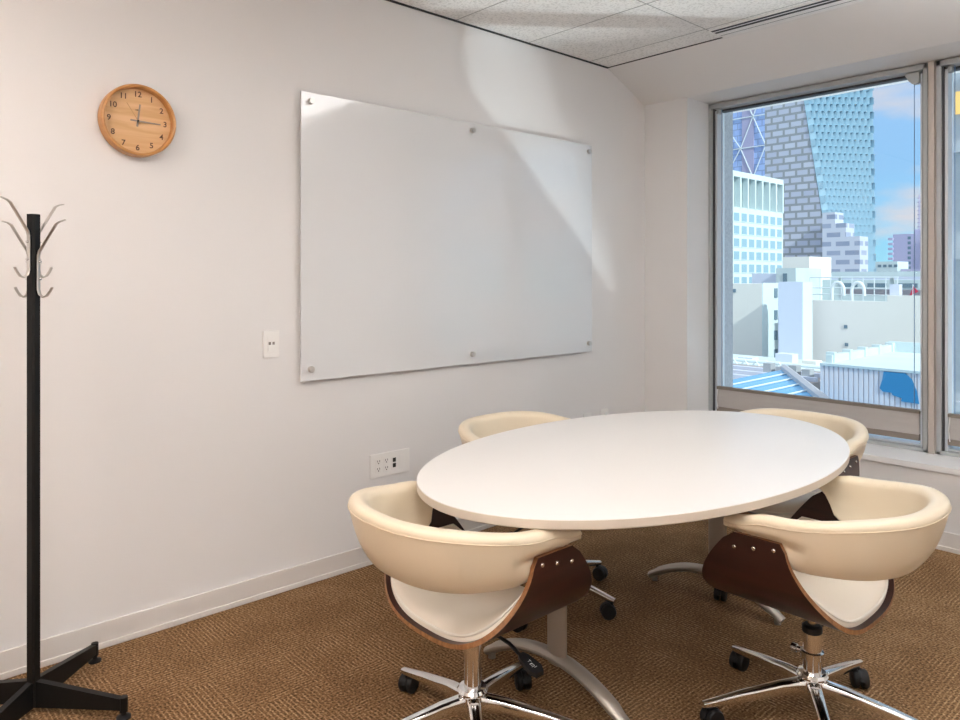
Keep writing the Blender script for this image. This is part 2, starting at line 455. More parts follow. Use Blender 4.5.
for sy in (-.470, .535):
    bm = B()
    tube(bm, [(-.036, sy, .10), (-.036, sy, TH-.030)], .04, 24, flat=(1, .45), up=(1, 0, 0))
    lg = obj('leg', bm, M['taupe'], t)
    bm = B(); pts = []; rad = []
    for k in range(25):
        u = -1+2*k/24; pts.append((u*.305-.062, sy, .019+.101*(1-abs(u)**2.1))); rad.append(.024*(1 if abs(u) < .9 else .8))
    tube(bm, pts, rad, 14, flat=(.75, 1.15)); obj('foot', bm, M['taupe'], lg)
    bm = B(); box(bm, -.22, .22, sy-.03, sy+.03, TH-.05, TH-.0285, .003); obj('top_plate', bm, M['taupe'], lg)
    for sx in (-1, 1):
        bm = B(); lathe(bm, [(0, 0), (.013, 0), (.013, .022), (0, .022)], 16, c=(sx*.285-.062, sy, 0)); obj('glide', bm, M['taupe'], lg)
bm = B(); box(bm, -.045, -.005, -.45, .52, TH-.07, TH-.045, .003); obj('stretcher', bm, M['taupe'], t)

# ================================================================== CHAIRS
def smooth_step(a, b, x):
    x = max(0, min(1, (x-a)/(b-a))); return x*x*(3-2*x)
def make_band():
    """upholstered wrap-around back: cream vinyl U, pad on the arms; returns body bm and seam path"""
    st = []      # (x, y, nx, ny, back-ness)
    arm = [(.318-.006*smooth_step(.02, .13, y), y) for y in (.118, .114, .106, .093, .076, .055, .032, .008, -.02)]
    P = [Vector((x, y)) for x, y in arm]
    for k in range(1, 40):
        a = PI*k/40; c, s_ = math.cos(a), math.sin(a)
        e_ = 2/2.35
        P.append(Vector(((.318)*abs(c)**e_*(1 if c > 0 else -1), -.02-.328*abs(s_)**e_)))
    P += [Vector((-x, y)) for x, y in arm[::-1]]
    n = len(P)
    bm = B(); rings = []; seam = []
    for i, p in enumerate(P):
        tg = (P[min(i+1, n-1)]-P[max(i-1, 0)]).normalized(); nr = Vector((-tg.y, tg.x))   # outward?
        if nr.dot(p-Vector((0, -.02))) < 0: nr = -nr
        y = p.y
        back = smooth_step(-.02, -.30, -(-y)) if False else smooth_step(.02, .30, -y)
        zt = .702+.032*smooth_step(.02, .34, -y)-.022*smooth_step(-.02, .11, y)
        arm_b = .638
        full = .548+.02*smooth_step(-.1, .05, y)
        w = 1-smooth_step(.015, .10, y)
        zb = arm_b*(1-w)+full*w
        th = .056
        tip = 1.0
        ti = min(i, n-1-i)
        if ti < 5: tip = [.30, .58, .78, .91, .98][ti]
        th *= tip; mid = (zt+.636)/2
        if ti < 5: zt2 = mid+(zt-mid)*(.35+.65*tip); zb = mid+(zb-mid)*(.35+.65*tip)
        else: zt2 = zt
        # cross section: rounded rectangle, leaning in toward the bottom
        H = zt2-zb; lean = .23*min(1, H/.17)*w
        r = min(th*.40, H*.46)
        sec = []
        for cx_, cz_, a0 in ((th/2-r, zt2-r, 0), (-th/2+r, zt2-r, PI/2), (-th/2+r, zb+r*.5, PI), (th/2-r, zb+r*.5, 1.5*PI)):
            for q in range(6):
                a = a0+PI/2*q/5; vz = r if a0 < PI-.1 else r*.5
                sec.append((cx_+r*math.cos(a), cz_+vz*math.sin(a)))
            if a0 == PI/2 or a0 > 4:
                # extra rows down the inner (then up the outer) face
                sx_ = -th/2 if a0 == PI/2 else th/2
                za, zb2 = (zt2-r, zb+r*.5) if a0 == PI/2 else (zb+r*.5, zt2-r)
                sec += [(sx_, za+(zb2-za)*q/9) for q in range(1, 9)]
        ring = []
        for dn, z in sec:
            off = dn-(zt2-z)*lean-.034*w*max(0, (zt2-z)/H)**4
            q = p+nr*(off-th*.35)
            lim = .2885+.05*(1-smooth_step(-.21, -.07, q.y))+.035*smooth_step(.630, .656, z)+.2*(z > .656)
            ring.append(bm.verts.new((max(-lim, min(lim, q.x)), q.y, z)))
        rings.append(ring)
        zs = zt2-r*1.02
        q = p+nr*(th/2+.0008-(zt2-zs)*lean-th*.35); seam.append((q.x, q.y, zs))
    m = len(rings[0])
    for a, b_ in zip(rings, rings[1:]):
        for k in range(m): bm.faces.new((a[k], a[(k+1) % m], b_[(k+1) % m], b_[k]))
    bm.faces.new(rings[0][::-1]); bm.faces.new(rings[-1])
    return bm, seam
SW, ZT, ZB = .304, .632, .362      # shell half width, top, bottom
def shell_pt(u, off=0):
    """u in -1..1 around the U; returns (x, z) offset inward by off"""
    a = PI/2*u
    e_ = 2/2.5
    def at(a):
        s_, c = math.sin(a), math.cos(a)
        return Vector((SW*abs(s_)**e_*(1 if s_ > 0 else -1), ZT-(ZT-ZB)*abs(c)**e_))
    p = at(a)
    if off:
        d = .004; tg = (at(min(PI/2, a+d))-at(max(-PI/2, a-d))).normalized(); p = p+Vector((-tg.y, tg.x))*off
    return p
def shell_x(z):
    lo_, hi_ = .3, 1.0
    for _ in range(30):
        mid = (lo_+hi_)/2
        if shell_pt(mid).y < z: lo_ = mid
        else: hi_ = mid
    return shell_pt(lo_).x
def shell_y(u, v):
    t_ = (shell_pt(u).y-ZB)/(ZT-ZB)            # 0 bottom .. 1 top
    rear = -.180+.125*smooth_step(0, 1, t_)**.8
    front = .222-.118*max(0, (t_-.3)/.7)**1.5
    # rounded upper corners
    k = max(0, (t_-.9)/.1); front -= .012*k**2
    k = max(0, (t_-.93)/.07); rear += .012*k**2
    return rear+(front-rear)*v
def make_shell():
    bm = B(); nu, nv = 64, 12; th = .013
    A = []; C_ = []
    for i in range(nu+1):
        u = -1+2*i/nu
        ra, rc = [], []
        for j in range(nv+1):
            y = shell_y(u, j/nv); p = shell_pt(u); q = shell_pt(u, th)
            ra.append(bm.verts.new((p.x, y, p.y))); rc.append(bm.verts.new((q.x, y, q.y)))
        A.append(ra); C_.append(rc)
    for i in range(nu):
        for j in range(nv):
            bm.faces.new((A[i][j], A[i][j+1], A[i+1][j+1], A[i+1][j])); bm.faces.new((C_[i][j], C_[i+1][j], C_[i+1][j+1], C_[i][j+1]))
        for j in (0, nv): bm.faces.new((A[i][j], A[i+1][j], C_[i+1][j], C_[i][j])).material_index = 1
    for i in (0, nu):
        for j in range(nv): bm.faces.new((A[i][j], A[i][j+1], C_[i][j+1], C_[i][j])).material_index = 1
    return bm
def make_cushion():
    bm = B(); nu, nv = 48, 20; U = .80
    top, bot = [], []
    rim = []
    for i in range(nu+1):
        uu = -1+2*i/nu; u = uu*U
        rt, rb = [], []
        for j in range(nv+1):
            v = j/nv; vv = 2*v-1
            y = shell_y(u, .045+.91*v)
            # round the plan corners of the pad
            k = max(0, (abs(uu)-.55)/.45); y = y+(shell_y(u, .5)-y)*.22*k**3
            h = .016+.034*(1-abs(uu)**5)*(1-abs(vv)**5)
            q = shell_pt(u, .0135); p = shell_pt(u, .0135+h)
            rb.append(bm.verts.new((q.x, y, q.y))); rt.append(bm.verts.new((p.x, y, p.y)))
        top.append(rt); bot.append(rb)
    for i in range(nu):
        for j in range(nv):
            bm.faces.new((top[i][j], top[i+1][j], top[i+1][j+1], top[i][j+1])); bm.faces.new((bot[i][j], bot[i][j+1], bot[i+1][j+1], bot[i+1][j]))
        for j in (0, nv): bm.faces.new((top[i][j], top[i+1][j], bot[i+1][j], bot[i][j]))
    for i in (0, nu):
        for j in range(nv): bm.faces.new((top[i][j], top[i][j+1], bot[i][j+1], bot[i][j]))
    rim = [top[i][0].co.copy() for i in range(nu+1)]+[top[nu][j].co.copy() for j in range(1, nv+1)]+[top[i][nv].co.copy() for i in range(nu-1, -1, -1)]+[top[0][j].co.copy() for j in range(nv-1, 0, -1)]
    return bm, rim
def make_chair(label, leg0, clamp, rest=None):
    """leg0: angle (chair frame) of one base leg"""
    t = thing('swivel_chair', label, 'chair', group='cream and mahogany swivel chairs around the table')
    bm, seam = make_band(); bk = obj('backrest', bm, M['vinyl'], t, angle=60)
    bm = B(); tube(bm, seam, .0016, 6); obj('seam', bm, M['vinyls'], bk)
    obj('shell', make_shell(), [M['ply'], M['plyedge']], t, angle=40)
    bm, rim = make_cushion(); cu = obj('seat_cushion', bm, M['seat'], t, angle=60)
    bm = B(); tube(bm, rim+[rim[0]], .0042, 6, cap=False); obj('piping', bm, M['piping'], cu)
    for s_ in (-1, 1):
        for y in (-.026, .033, .092):
            z = .610-.17*(y+.03)
            bm = B(); lathe(bm, [(0, .004), (.0035, .004), (.005, .0032), (.0065, .001), (.0065, -.006), (0, -.006)], 14, axis='X')
            for v in bm.verts: v.co = Vector((s_*(v.co.x+shell_x(z+v.co.z)-.001), v.co.y+y, v.co.z+z))
            obj('screw', bm, M['chrome'], t)
    bm = B(); box(bm, -.08, .08, -.05, .09, .346, .366, .004); box(bm, -.035, .035, -.035, .035, .328, .350, .004); obj('mechanism', bm, M['blackp'], t)
    # lever, to the chair's right
    bm = B(); tube(bm, [(.05, .02, .335), (.14, .015, .330), (.20, .01, .312)], .0055, 8)
    lv = obj('lever', bm, M['blackp'], t)
    bm = B(); o_ = [(.188, -.010), (.205, -.018), (.245, -.024), (.262, -.014), (.262, .014), (.245, .024), (.205, .018), (.188, .010)]
    v0 = [bm.verts.new((x, y+.01, .318-.32*(x-.188)+.006)) for x, y in o_]; v1 = [bm.verts.new((x, y+.01, .318-.32*(x-.188)-.006)) for x, y in o_]
    bm.faces.new(v0); bm.faces.new(v1[::-1])
    for k in range(8): bm.faces.new((v0[k], v1[k], v1[(k+1) % 8], v0[(k+1) % 8]))
    pd = obj('paddle', bm, M['blackp'], lv, smooth=False)
    # moulded chair-and-arrows symbol on the paddle
    bm = B()
    def gl(x0, x1, y0, y1):
        sc_ = lambda x, y: (.230+(x-.226)*.72, y*.72)
        vs = [bm.verts.new((x, y+.01, .318-.32*(x-.188)+.0066)) for x, y in (sc_(x0, y0), sc_(x1, y0), sc_(x1, y1), sc_(x0, y1))]; bm.faces.new(vs)
    gl(.224, .226, -.010, .004); gl(.226, .240, .002, .004); gl(.226, .228, -.010, .002); gl(.232, .234, -.010, .0); gl(.238, .240, -.012, .002)
    gl(.212, .214, -.006, .008); gl(.208, .218, .006, .008); gl(.244, .246, -.004, .010)
    obj('symbol', bm, M['white'], pd, smooth=False)
    # column
    bm = B()
    if clamp:
        lathe(bm, [(0, .09), (.027, .09), (.027, .20), (.0335, .202), (.0335, .222), (.027, .224), (.027, .280), (0, .280)], 28)
        cl = obj('column', bm, M['chrome'], t)
        bm = B(); lathe(bm, [(0, .278), (.0265, .278), (.0290, .282), (.0290, .298), (.022, .303), (.0, .303)], 28); obj('column_cap', bm, M['blackp'], cl)
        bm = B(); lathe(bm, [(0, .30), (.013, .30), (.013, .33), (0, .33)], 20); obj('piston', bm, M['chrome'], cl)
        bm = B(); lathe(bm, [(0, .030), (.009, .030), (.009, .044), (.013, .046), (.013, .062), (.010, .064), (0, .064)], 16, axis='Y', c=(0, 0, .212))
        obj('clamp_knob', bm, M['chrome'], cl)
    else:
        lathe(bm, [(0, .09), (.0255, .09), (.0255, .33), (0, .33)], 28); cl = obj('column', bm, M['chrome'], t)
    bm = B(); lathe(bm, [(0, .082), (.030, .082), (.037, .095), (.038, .128), (.032, .142), (.044, .146), (.046, .152), (.040, .160), (.027, .162), (0, .162)], 28); obj('hub', bm, M['chrome'], t)
    for k in range(5):
        a = leg0+2*PI*k/5; d = Vector((math.cos(a), math.sin(a), 0)); n_ = Vector((-d.y, d.x, 0))
        bm = B(); rings = []
        for s_, hw, z1, z0 in ((.02, .022, .142, .092), (.10, .0195, .133, .092), (.22, .016, .109, .078), (.325, .0125, .084, .062), (.342, .011, .080, .063)):
            ring = []
            for q in range(14):
                g = 2*PI*q/14; cx_, cz_ = math.cos(g), math.sin(g)
                cx_ = abs(cx_)**.6*(1 if cx_ > 0 else -1); cz_ = abs(cz_)**.7*(1 if cz_ > 0 else -1)
                ring.append(bm.verts.new(d*s_+n_*hw*cx_*(1 if cz_ > 0 else .92)+Vector((0, 0, (z0+z1)/2+(z1-z0)/2*cz_))))
            rings.append(ring)
        for r1, r2 in zip(rings, rings[1:]):
            for q in range(14): bm.faces.new((r1[q], r1[(q+1) % 14], r2[(q+1) % 14], r2[q]))
        bm.faces.new(rings[0][::-1]); bm.faces.new(rings[-1])
        obj('leg', bm, M['chrome'], t)
        # caster
        sw = a+[.7, 1.9, .3, 2.6, 1.2][k]; fx = Vector((math.cos(sw), math.sin(sw), 0)); sx = Vector((-fx.y, fx.x, 0))
        o0 = d*.326
        bm = B(); tube(bm, [o0+Vector((0, 0, .050)), o0+Vector((0, 0, .072))], .0065, 10)
        cc = o0-fx*.014+Vector((0, 0, .030))
        vs0, vs1 = [], []
        for q in range(9):
            g = PI*q/8*.95+.1; r_ = .0315
            vs0.append(bm.verts.new(cc+sx*.006+fx*r_*math.cos(g)+Vector((0, 0, r_*math.sin(g))))); vs1.append(bm.verts.new(cc-sx*.006+fx*r_*math.cos(g)+Vector((0, 0, r_*math.sin(g)))))
        bm.faces.new(vs0); bm.faces.new(vs1[::-1])
        for q in range(9): bm.faces.new((vs0[q], vs0[(q+1) % 9], vs1[(q+1) % 9], vs1[q]))
        cs = obj('caster', bm, M['blackp'], t)
        for w_ in (-1, 1):
            bm = B(); lathe(bm, [(0, .004), (.024, .004), (.0295, .007), (.030, .018), (.027, .0235), (.012, .025), (0, .025)], 20, axis='X')
            for v in bm.verts:
                x, y, z = v.co; v.co = cc+sx*w_*x+fx*y+Vector((0, 0, z))
            obj('wheel', bm, M['blackp'], cs)
    return t
R_ = math.radians
chA = make_chair('cream swivel chair tucked under the near left end of the table, black lever paddle showing', R_(108), False)
chA.location = (1.325, 1.44, 0)
chB = make_chair('cream swivel chair at the right, chrome clamp ring on its column', R_(-2), True)
chB.location = (1.962, 2.262, 0); chB.rotation_euler.z = R_(90)
chC = copy_tree(chA)
for q in chC.children:
    if q.name.startswith(('leg', 'caster')): q.rotation_euler.z = R_(-7)
chC.location = (.80, 2.305, 0); chC.rotation_euler.z = R_(-90)
chC['label'] = 'cream swivel chair between the white table and the glass board wall'
chD = copy_tree(chA)
for q in chD.children:
    if q.name.startswith(('leg', 'caster')): q.rotation_euler.z = R_(-39)
chD.location = (1.45, 3.13, 0); chD.rotation_euler.z = R_(180)
chD['label'] = 'cream swivel chair at the far end of the table in front of the window'

# ================================================================== COAT RACK
t = thing('coat_rack', 'black metal coat stand with silver hooks in the left corner of view', 'coat rack', (.291, .516, 0))
bm = B(); s_ = .0158; k_ = .006
prism(bm, [(-s_, -s_+k_), (-s_+k_, -s_), (s_-k_, -s_), (s_, -s_+k_), (s_, s_-k_), (s_-k_, s_), (-s_+k_, s_), (-s_, s_-k_)], 'Z', .02, 1.560)
pole = obj('pole', bm, M['black'], t, smooth=False); pole.rotation_euler.z = R_(34)
for k in range(4):
    a = R_(41+90*k); d = Vector((math.cos(a), math.sin(a), 0)); n_ = Vector((-d.y, d.x, 0))
    bm = B(); v = []
    for s_, z0, z1 in ((.008, .018, .100), (.30, .028, .062)):
        v.append([bm.verts.new(d*s_+n_*q*.010+Vector((0, 0, z))) for q, z in ((-1, z0), (1, z0), (1, z1), (-1, z1))])
    for q in range(4): bm.faces.new((v[0][q], v[0][(q+1) % 4], v[1][(q+1) % 4], v[1][q]))
    bm.faces.new(v[0][::-1]); bm.faces.new(v[1])
    tube(bm, [d*.302+Vector((0, 0, .022)), d*.302+Vector((0, 0, .066))], .012, 12)
    ft = obj('foot', bm, M['black'], t, smooth=False)
    bm = B(); lathe(bm, [(0, 0), (.021, 0), (.021, .006), (.008, .012), (.008, .024), (0, .024)], 18, c=d*.302); obj('glide', bm, M['blackp'], ft)
# hooks: flat silver straps on the four faces, the facing pairs at two heights
for k in range(4):
    a = R_(34+90*k); d = Vector((math.cos(a), math.sin(a), 0))
    dz = .062 if k % 2 else .0
    a_up = .19
    path = [(.118, .099), (.098, .094), (.085, .087), (.078, .077), (.023, .003), (.0190, -.010), (.0190, -.118), (.024, -.133), (.036, -.141), (.050, -.137), (.062, -.123), (.070, -.110)]
    bm = B(); tube(bm, [d*r_+Vector((0, 0, 1.441+dz+z)) for r_, z in path], [.0055, .006]+[.0065]*8+[.006, .0055], 10, flat=(.42, 1.0), up=tuple(d+Vector((0, 0, .01))))
    hk = obj('hook', bm, M['steel'], t)
    for z in (-.03, -.085):
        bm = B(); lathe(bm, [(0, .028), (.003, .028), (.0042, .0255), (.0042, .018), (0, .018)], 10, axis='X')
        rot = Matrix.Rotation(a, 3, 'Z')
        for v in bm.verts: v.co = rot @ v.co+Vector((0, 0, 1.441+dz+z))
        obj('screw', bm, M['chrome'], hk)

# ================================================================== WALL THINGS
# clock
CR = .1345
t = thing('wall_clock', 'round wooden wall clock reading quarter past twelve', 'clock', (0, .910, 1.951))
bm = B(); lathe(bm, [(0, .001), (CR-.010, .001), (CR, .006), (CR, .046), (CR-.003, .052), (CR-.008, .053), (CR-.012, .050), (CR-.014, .024)], 64, axis='X'); obj('rim', bm, M['rim'], t)
bm = B(); lathe(bm, [(0, .022), (CR-.013, .022)], 64, axis='X'); obj('dial', bm, M['dial'], t)
def text_mesh(s, size, font_bold=False):
    cu = bpy.data.curves.new('txt', 'FONT'); cu.body = s; cu.size = size; cu.align_x = 'CENTER'; cu.align_y = 'CENTER'; cu.extrude = .0002; cu.offset = .0005
    o = bpy.data.objects.new('txt', cu); COL.objects.link(o)
    bpy.context.view_layer.update()
    me = bpy.data.meshes.new_from_object(o.evaluated_get(bpy.context.evaluated_depsgraph_get()))
    bpy.data.objects.remove(o); bpy.data.curves.remove(cu)
    return me
for h in range(1, 13):
    me = text_mesh(str(h), .029); a = 2*PI*h/12; r_ = CR-.034
    # text x -> world +Y, text y -> world +Z, facing +X
    for v in me.vertices: v.co = Vector((.0228+v.co.z, v.co.x+r_*math.sin(a), v.co.y+r_*math.cos(a)))
    me.materials.clear(); me.materials.append(M['tick'])
    me.name = 'numeral'
    o = bpy.data.objects.new('numeral', me); COL.objects.link(o); o.parent = t
bm = B(); box(bm, .0225, .0230, -.009, .009, .040, .0425); box(bm, .0225, .0230, -.004, .007, .0425, .0440); obj('maker_mark', bm, M['tick'], t, smooth=False)
def hand(name, ang, l0, l1, w, x, m):
    bm = B(); d = (math.sin(ang), math.cos(ang)); n_ = (d[1], -d[0])
    pts = [(d[0]*s_+n_[0]*q*ww, d[1]*s_+n_[1]*q*ww) for s_, q, ww in ((-l0, -1, w), (-l0, 1, w), (l1, 1, w*.75), (l1, -1, w*.75))]
    prism(bm, pts, 'X', x, x+.0012); obj(name, bm, m, t, smooth=False)
hand('hour_hand', R_(7), .021, .064, .0036, .0245, M['hand'])
hand('minute_hand', R_(92), .027, .082, .0030, .027, M['hand'])
hand('second_hand', R_(-33), .012, .076, .0009, .0295, M['thin'])
bm = B(); lathe(bm, [(0, .032), (.0035, .032), (.0035, .0225)], 16, axis='X'); obj('pivot', bm, M['blackp'], t)

# glass whiteboard
y0, y1, z0, z1 = 1.588, 3.588, .905, 2.181
t = thing('glass_whiteboard', 'wide frosted glass whiteboard on six steel standoffs', 'whiteboard', (.0008, (y0+y1)/2, z0))
bm = B(); hy = (y1-y0)/2
box(bm, .022, .029, -hy, hy, 0, z1-z0, .0012); 
obj('glass_panel', bm, M['board'], t)
for yy in (-hy+.045, 0, hy-.035):
    for zz in (.052, z1-z0-.04):
        bm = B(); lathe(bm, [(0, 0), (.014, 0), (.014, .021), (.008, .0215), (.008, .029), (.014, .0295), (.014, .046), (.0125, .048), (0, .048)], 20, axis='X', c=(0, yy, zz)); obj('standoff', bm, M['steel'], t)

# light switch (wall control)
t = thing('light_switch', 'white wall light switch plate left of the glass board', 'light switch', (0, 1.459, 1.077))
bm = B(); box(bm, .0005, .0085, -.037, .037, -.058, .058, .002); obj('plate', bm, M['white'], t)
bm = B(); box(bm, .006, .0105, -.018, .018, -.034, .034, .001); ins = obj('insert', bm, M['white'], t)
bm = B(); box(bm, .009, .0130, -.016, .016, -.028, -.006, .001); obj('button', bm, M['white'], ins)
bm = B(); box(bm, .0095, .0110, -.014, .014, -.003, .009); 
obj('display', bm, mat('grey_switch_window', (.22, .20, .18), .4), ins, smooth=False)
bm = B(); box(bm, .0095, .0114, -.003, .003, -.003, .009); obj('divider', bm, M['white'], ins, smooth=False)

def socket_face(bm, cy, cz, hole):
    # two vertical slots and a ground hole, as dark recess plates
    box(hole, .0078, .0084, cy-.0075, cy-.0050, cz-.001, cz+.008); box(hole, .0078, .0084, cy+.0050, cy+.0075, cz-.001, cz+.008)
    lathe(hole, [(0, .0084), (.003, .0084), (.003, .0078)], 10, axis='X', c=(0, cy, cz-.007))
def outlet(name, label, y, z, w, gangs, cat='outlet', group=None):
    t = thing(name, label, cat, (0, y, z), group=group)
    bm = B(); box(bm, .0005, .0075, -w/2, w/2, -.057, .057, .002); obj('plate', bm, M['white'], t)
    n = len(gangs)
    for i, g in enumerate(gangs):
        cy = (i-(n-1)/2)*.046
        bm = B(); box(bm, .006, .0080, cy-.0168, cy+.0168, -.034, .034, .001); ins = obj('socket' if g == 'duplex' else 'insert', bm, M['white'], t)
        hole = B()
        if g == 'duplex':
            socket_face(None, cy, .018, hole); socket_face(None, cy, -.018, hole)
            obj('slots', hole, M['slot'], ins, smooth=False)
        elif g == 'data':
            box(hole, .0078, .0088, cy-.009, cy+.009, .004, .024); box(hole, .0078, .0088, cy-.009, cy+.009, -.022, -.002)
            obj('jack', hole, M['slot'], ins, smooth=False)
        else: hole.free()
    return t
outlet('wall_outlet', 'wide white wall outlet plate with black data jacks above the near chair', 2.08, .46, .232, ['duplex', 'duplex', 'data', 'blank'])
outlet('wall_outlet', 'small blank white wall plate peeking above the far table edge', 3.575, .462, .074, ['blank'])
t = outlet('wall_outlet', 'small white wall plate with a plug, near the wall corner behind the table', 3.745, .470, .074, ['duplex'])
bm = B(); box(bm, .008, .030, -.014, .014, .006, .032, .003); obj('plug', bm, M['white'], t)

# ================================================================== OUTSIDE
GZ = -14
bm = B(); box(bm, -260, 120, 5, 520, GZ-1, GZ); struct('ground', bm, mat('street_grey', (.35, .36, .38), .9, noise=(.2, .2)), smooth=False)
O = {}
O['mint'] = mat('pale_concrete', (.66, .76, .76), .8, noise=(.3, .05))
O['beige'] = mat('beige_render', (.82, .79, .73), .85, noise=(.25, .06))
O['lav'] = mat('lavender_render', (.66, .70, .82), .85)
O['white'] = mat('white_membrane', (.60, .69, .70), .8, noise=(.8, .14))
O['dark'] = mat('dark_window', (.16, .24, .30), .2)
O['win'] = mat('pale_window', (.30, .46, .54), .25)
O['pipe'] = mat('pale_pipe', (.72, .78, .80), .5)
O['greyroof'] = mat('grey_roof', (.40, .42, .44), .9, noise=(.6, .25))
O['tarp'] = mat('blue_tarp', (.045, .26, .50), .5)
O['red'] = mat('red_fabric', (.6, .04, .10), .6)
O['stone'] = mat('grey_stone', (.52, .53, .56), .8, noise=(9, .12))
O['rust'] = mat('weathered_roof', (.36, .33, .33), .9, noise=(1.2, .4))

def brick(name, c1, c2, mortar, bw, bh, msize, rough=.4, noise=0):
    m, n, l, p = new_mat(name)
    t = n.new('ShaderNodeTexCoord'); s = n.new('ShaderNodeSeparateXYZ'); l.new(t.outputs['Object'], s.inputs[0])
    a = n.new('ShaderNodeMath'); a.operation = 'ADD'; l.new(s.outputs['X'], a.inputs[0]); l.new(s.outputs['Y'], a.inputs[1])
    c = n.new('ShaderNodeCombineXYZ'); l.new(a.outputs[0], c.inputs[0]); l.new(s.outputs['Z'], c.inputs[1])
    b = n.new('ShaderNodeTexBrick'); l.new(c.outputs[0], b.inputs['Vector'])
    b.inputs['Scale'].default_value = 1; b.inputs['Brick Width'].default_value = bw; b.inputs['Row Height'].default_value = bh
    b.inputs['Mortar Size'].default_value = msize; b.inputs['Mortar Smooth'].default_value = .05
    b.inputs['Color1'].default_value = (*c1, 1); b.inputs['Color2'].default_value = (*c2, 1); b.inputs['Mortar'].default_value = (*mortar, 1)
    l.new(b.outputs['Color'], p.inputs['Base Color']); p.inputs['Roughness'].default_value = rough
    return m
O['towerL'] = brick('tower_window_bricks', (.47, .49, .60), (.58, .59, .67), (.31, .32, .34), 2.6, 1.45, .24, .3)
O['towerLow'] = brick('office_bands', (.30, .34, .46), (.38, .42, .54), (.62, .64, .72), 3.4, 1.75, .45, .3)
O['brace'] = brick('blue_curtain_wall', (.34, .46, .80), (.42, .56, .86), (.28, .36, .60), 2.6, 1.9, .16, .2)
O['corr'] = mat('corrugated_cladding', (.80, .76, .78), .6)
O['lavb'] = mat('lavender_tower', (.46, .44, .60), .8)
O['skyl'] = mat('blue_skylight', (.10, .40, .72), .25)

# folded glass tower
t = thing('skyscraper', 'tall folded office tower with grey brick face and jagged blue face', 'skyscraper', (-60, 150, GZ))
def W3(bm, pts): return [bm.verts.new((x+60, y-150, z-GZ)) for x, y, z in pts]
bm = B()
TZ = 70
xl = -71.9
lo, hi = -55.2, -62.0
def corner_x(z):   # the leaning fold between the two faces
    return -58.4+(z-4)*(-63.77+58.4)/(38.4-4)
va = W3(bm, [(xl, 150, GZ), (corner_x(GZ), 150, GZ), (corner_x(TZ), 150, TZ), (xl, 150, TZ), (xl, 178, GZ), (-64, 178, GZ), (-64, 178, TZ), (xl, 178, TZ)])
for f in ((0, 1, 2, 3), (5, 4, 7, 6), (4, 0, 3, 7), (3, 2, 6, 7), (1, 5, 6, 2)): bm.faces.new([va[i] for i in f])
obj('brick_face', bm, O['towerL'], t, smooth=False)
# jagged facade: staggered projecting facets, real relief
bm = B(); rows = 58; cols = 11
Zs = [GZ+(TZ-GZ)*r/rows for r in range(rows+1)]
E0 = Vector((0, 0)); 
def face_pt(z, u, out):   # u 0..1 from the fold to the right end, out = bulge toward the viewer
    a = Vector((corner_x(z), 150)); b_ = Vector((-54.5, 160.9)); d = b_-a; n_ = Vector((d.y, -d.x)).normalized()
    p = a+d*u+n_*out; return (p.x+60, p.y-150, z-GZ)
for r in range(rows):
    za, zb_ = Zs[r], Zs[r+1]; sh = (r % 2)*.5
    for c in range(-1, cols):
        u0 = max(0, (c+sh)/cols); u1 = min(1, (c+sh+1)/cols); um = u0+(u1-u0)*.62
        if u1 <= u0: continue
        q = [face_pt(za, u0, .1), face_pt(za, um, 1.2), face_pt(zb_, um, 1.2), face_pt(zb_, u0, .1)]
        bm.faces.new([bm.verts.new(p) for p in q])
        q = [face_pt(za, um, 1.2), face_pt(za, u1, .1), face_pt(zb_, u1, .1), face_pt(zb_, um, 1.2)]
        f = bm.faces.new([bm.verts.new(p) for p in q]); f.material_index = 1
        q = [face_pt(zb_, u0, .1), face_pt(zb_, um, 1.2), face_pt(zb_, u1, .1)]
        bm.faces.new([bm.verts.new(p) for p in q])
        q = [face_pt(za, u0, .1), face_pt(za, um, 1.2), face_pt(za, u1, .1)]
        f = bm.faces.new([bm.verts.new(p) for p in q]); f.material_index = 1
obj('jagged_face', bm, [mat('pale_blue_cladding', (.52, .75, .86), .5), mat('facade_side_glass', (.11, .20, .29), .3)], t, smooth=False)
# right return wall of the tower
bm = B(); va = W3(bm, [(-54.5, 160.9, GZ), (-63, 178, GZ), (-63, 178, TZ), (-54.5, 160.9, TZ)]); bm.faces.new(va)
obj('return_face', bm, O['win'], t, smooth=False)
# lower banded wing
bm = B()
for x0, x1, z in ((-57.8, -55.4, 14.0), (-55.4, -53.4, 11.8), (-53.4, -50.9, 9.2)): box(bm, x0+54, x1+54, 0, 4, 0, z-GZ)
w = obj('office_block', bm, O['towerLow'], None, smooth=False, loc=(-54, 145, GZ)); tag(w, 'low stepped office block with grey window bands at the foot of the folded tower', 'building')

# braced blue tower
t = thing('skyscraper', 'blue glass tower with white diagonal bracing beyond the grid-windowed block', 'skyscraper', (-106.6, 210, GZ))
bm = B(); box(bm, -8, 6.2, 0, 18, 0, 90); obj('glass_face', bm, O['brace'], t, smooth=False)
bm = B(); box(bm, -2.4, 1.4, -.25, 0, 0, 90); obj('core_strip', bm, mat('mauve_strip', (.42, .40, .58), .5), t, smooth=False)
for k in range(-1, 5):
    zc = 40.8-GZ+(k*18.4)-18.4
    for (xa, za), (xb, zb_) in (((-2.8, zc), (1.2, zc+9.2)), ((-2.8, zc+18.4), (1.2, zc+9.2)), ((5.2, zc), (1.2, zc+9.2)), ((5.2, zc+18.4), (1.2, zc+9.2)), ((-8, zc+8), (-2.8, zc)), ((-8, zc+10), (-2.8, zc+18.4)), ((-8, zc), (6, zc)), ((-8, zc+9.2), (6, zc+9.2))):
        if za < 0 or zb_ < 0: continue
        bm = B(); tube(bm, [(xa, -.35, za), (xb, -.35, zb_)], .17, 6); obj('brace', bm, O['pipe'], t)

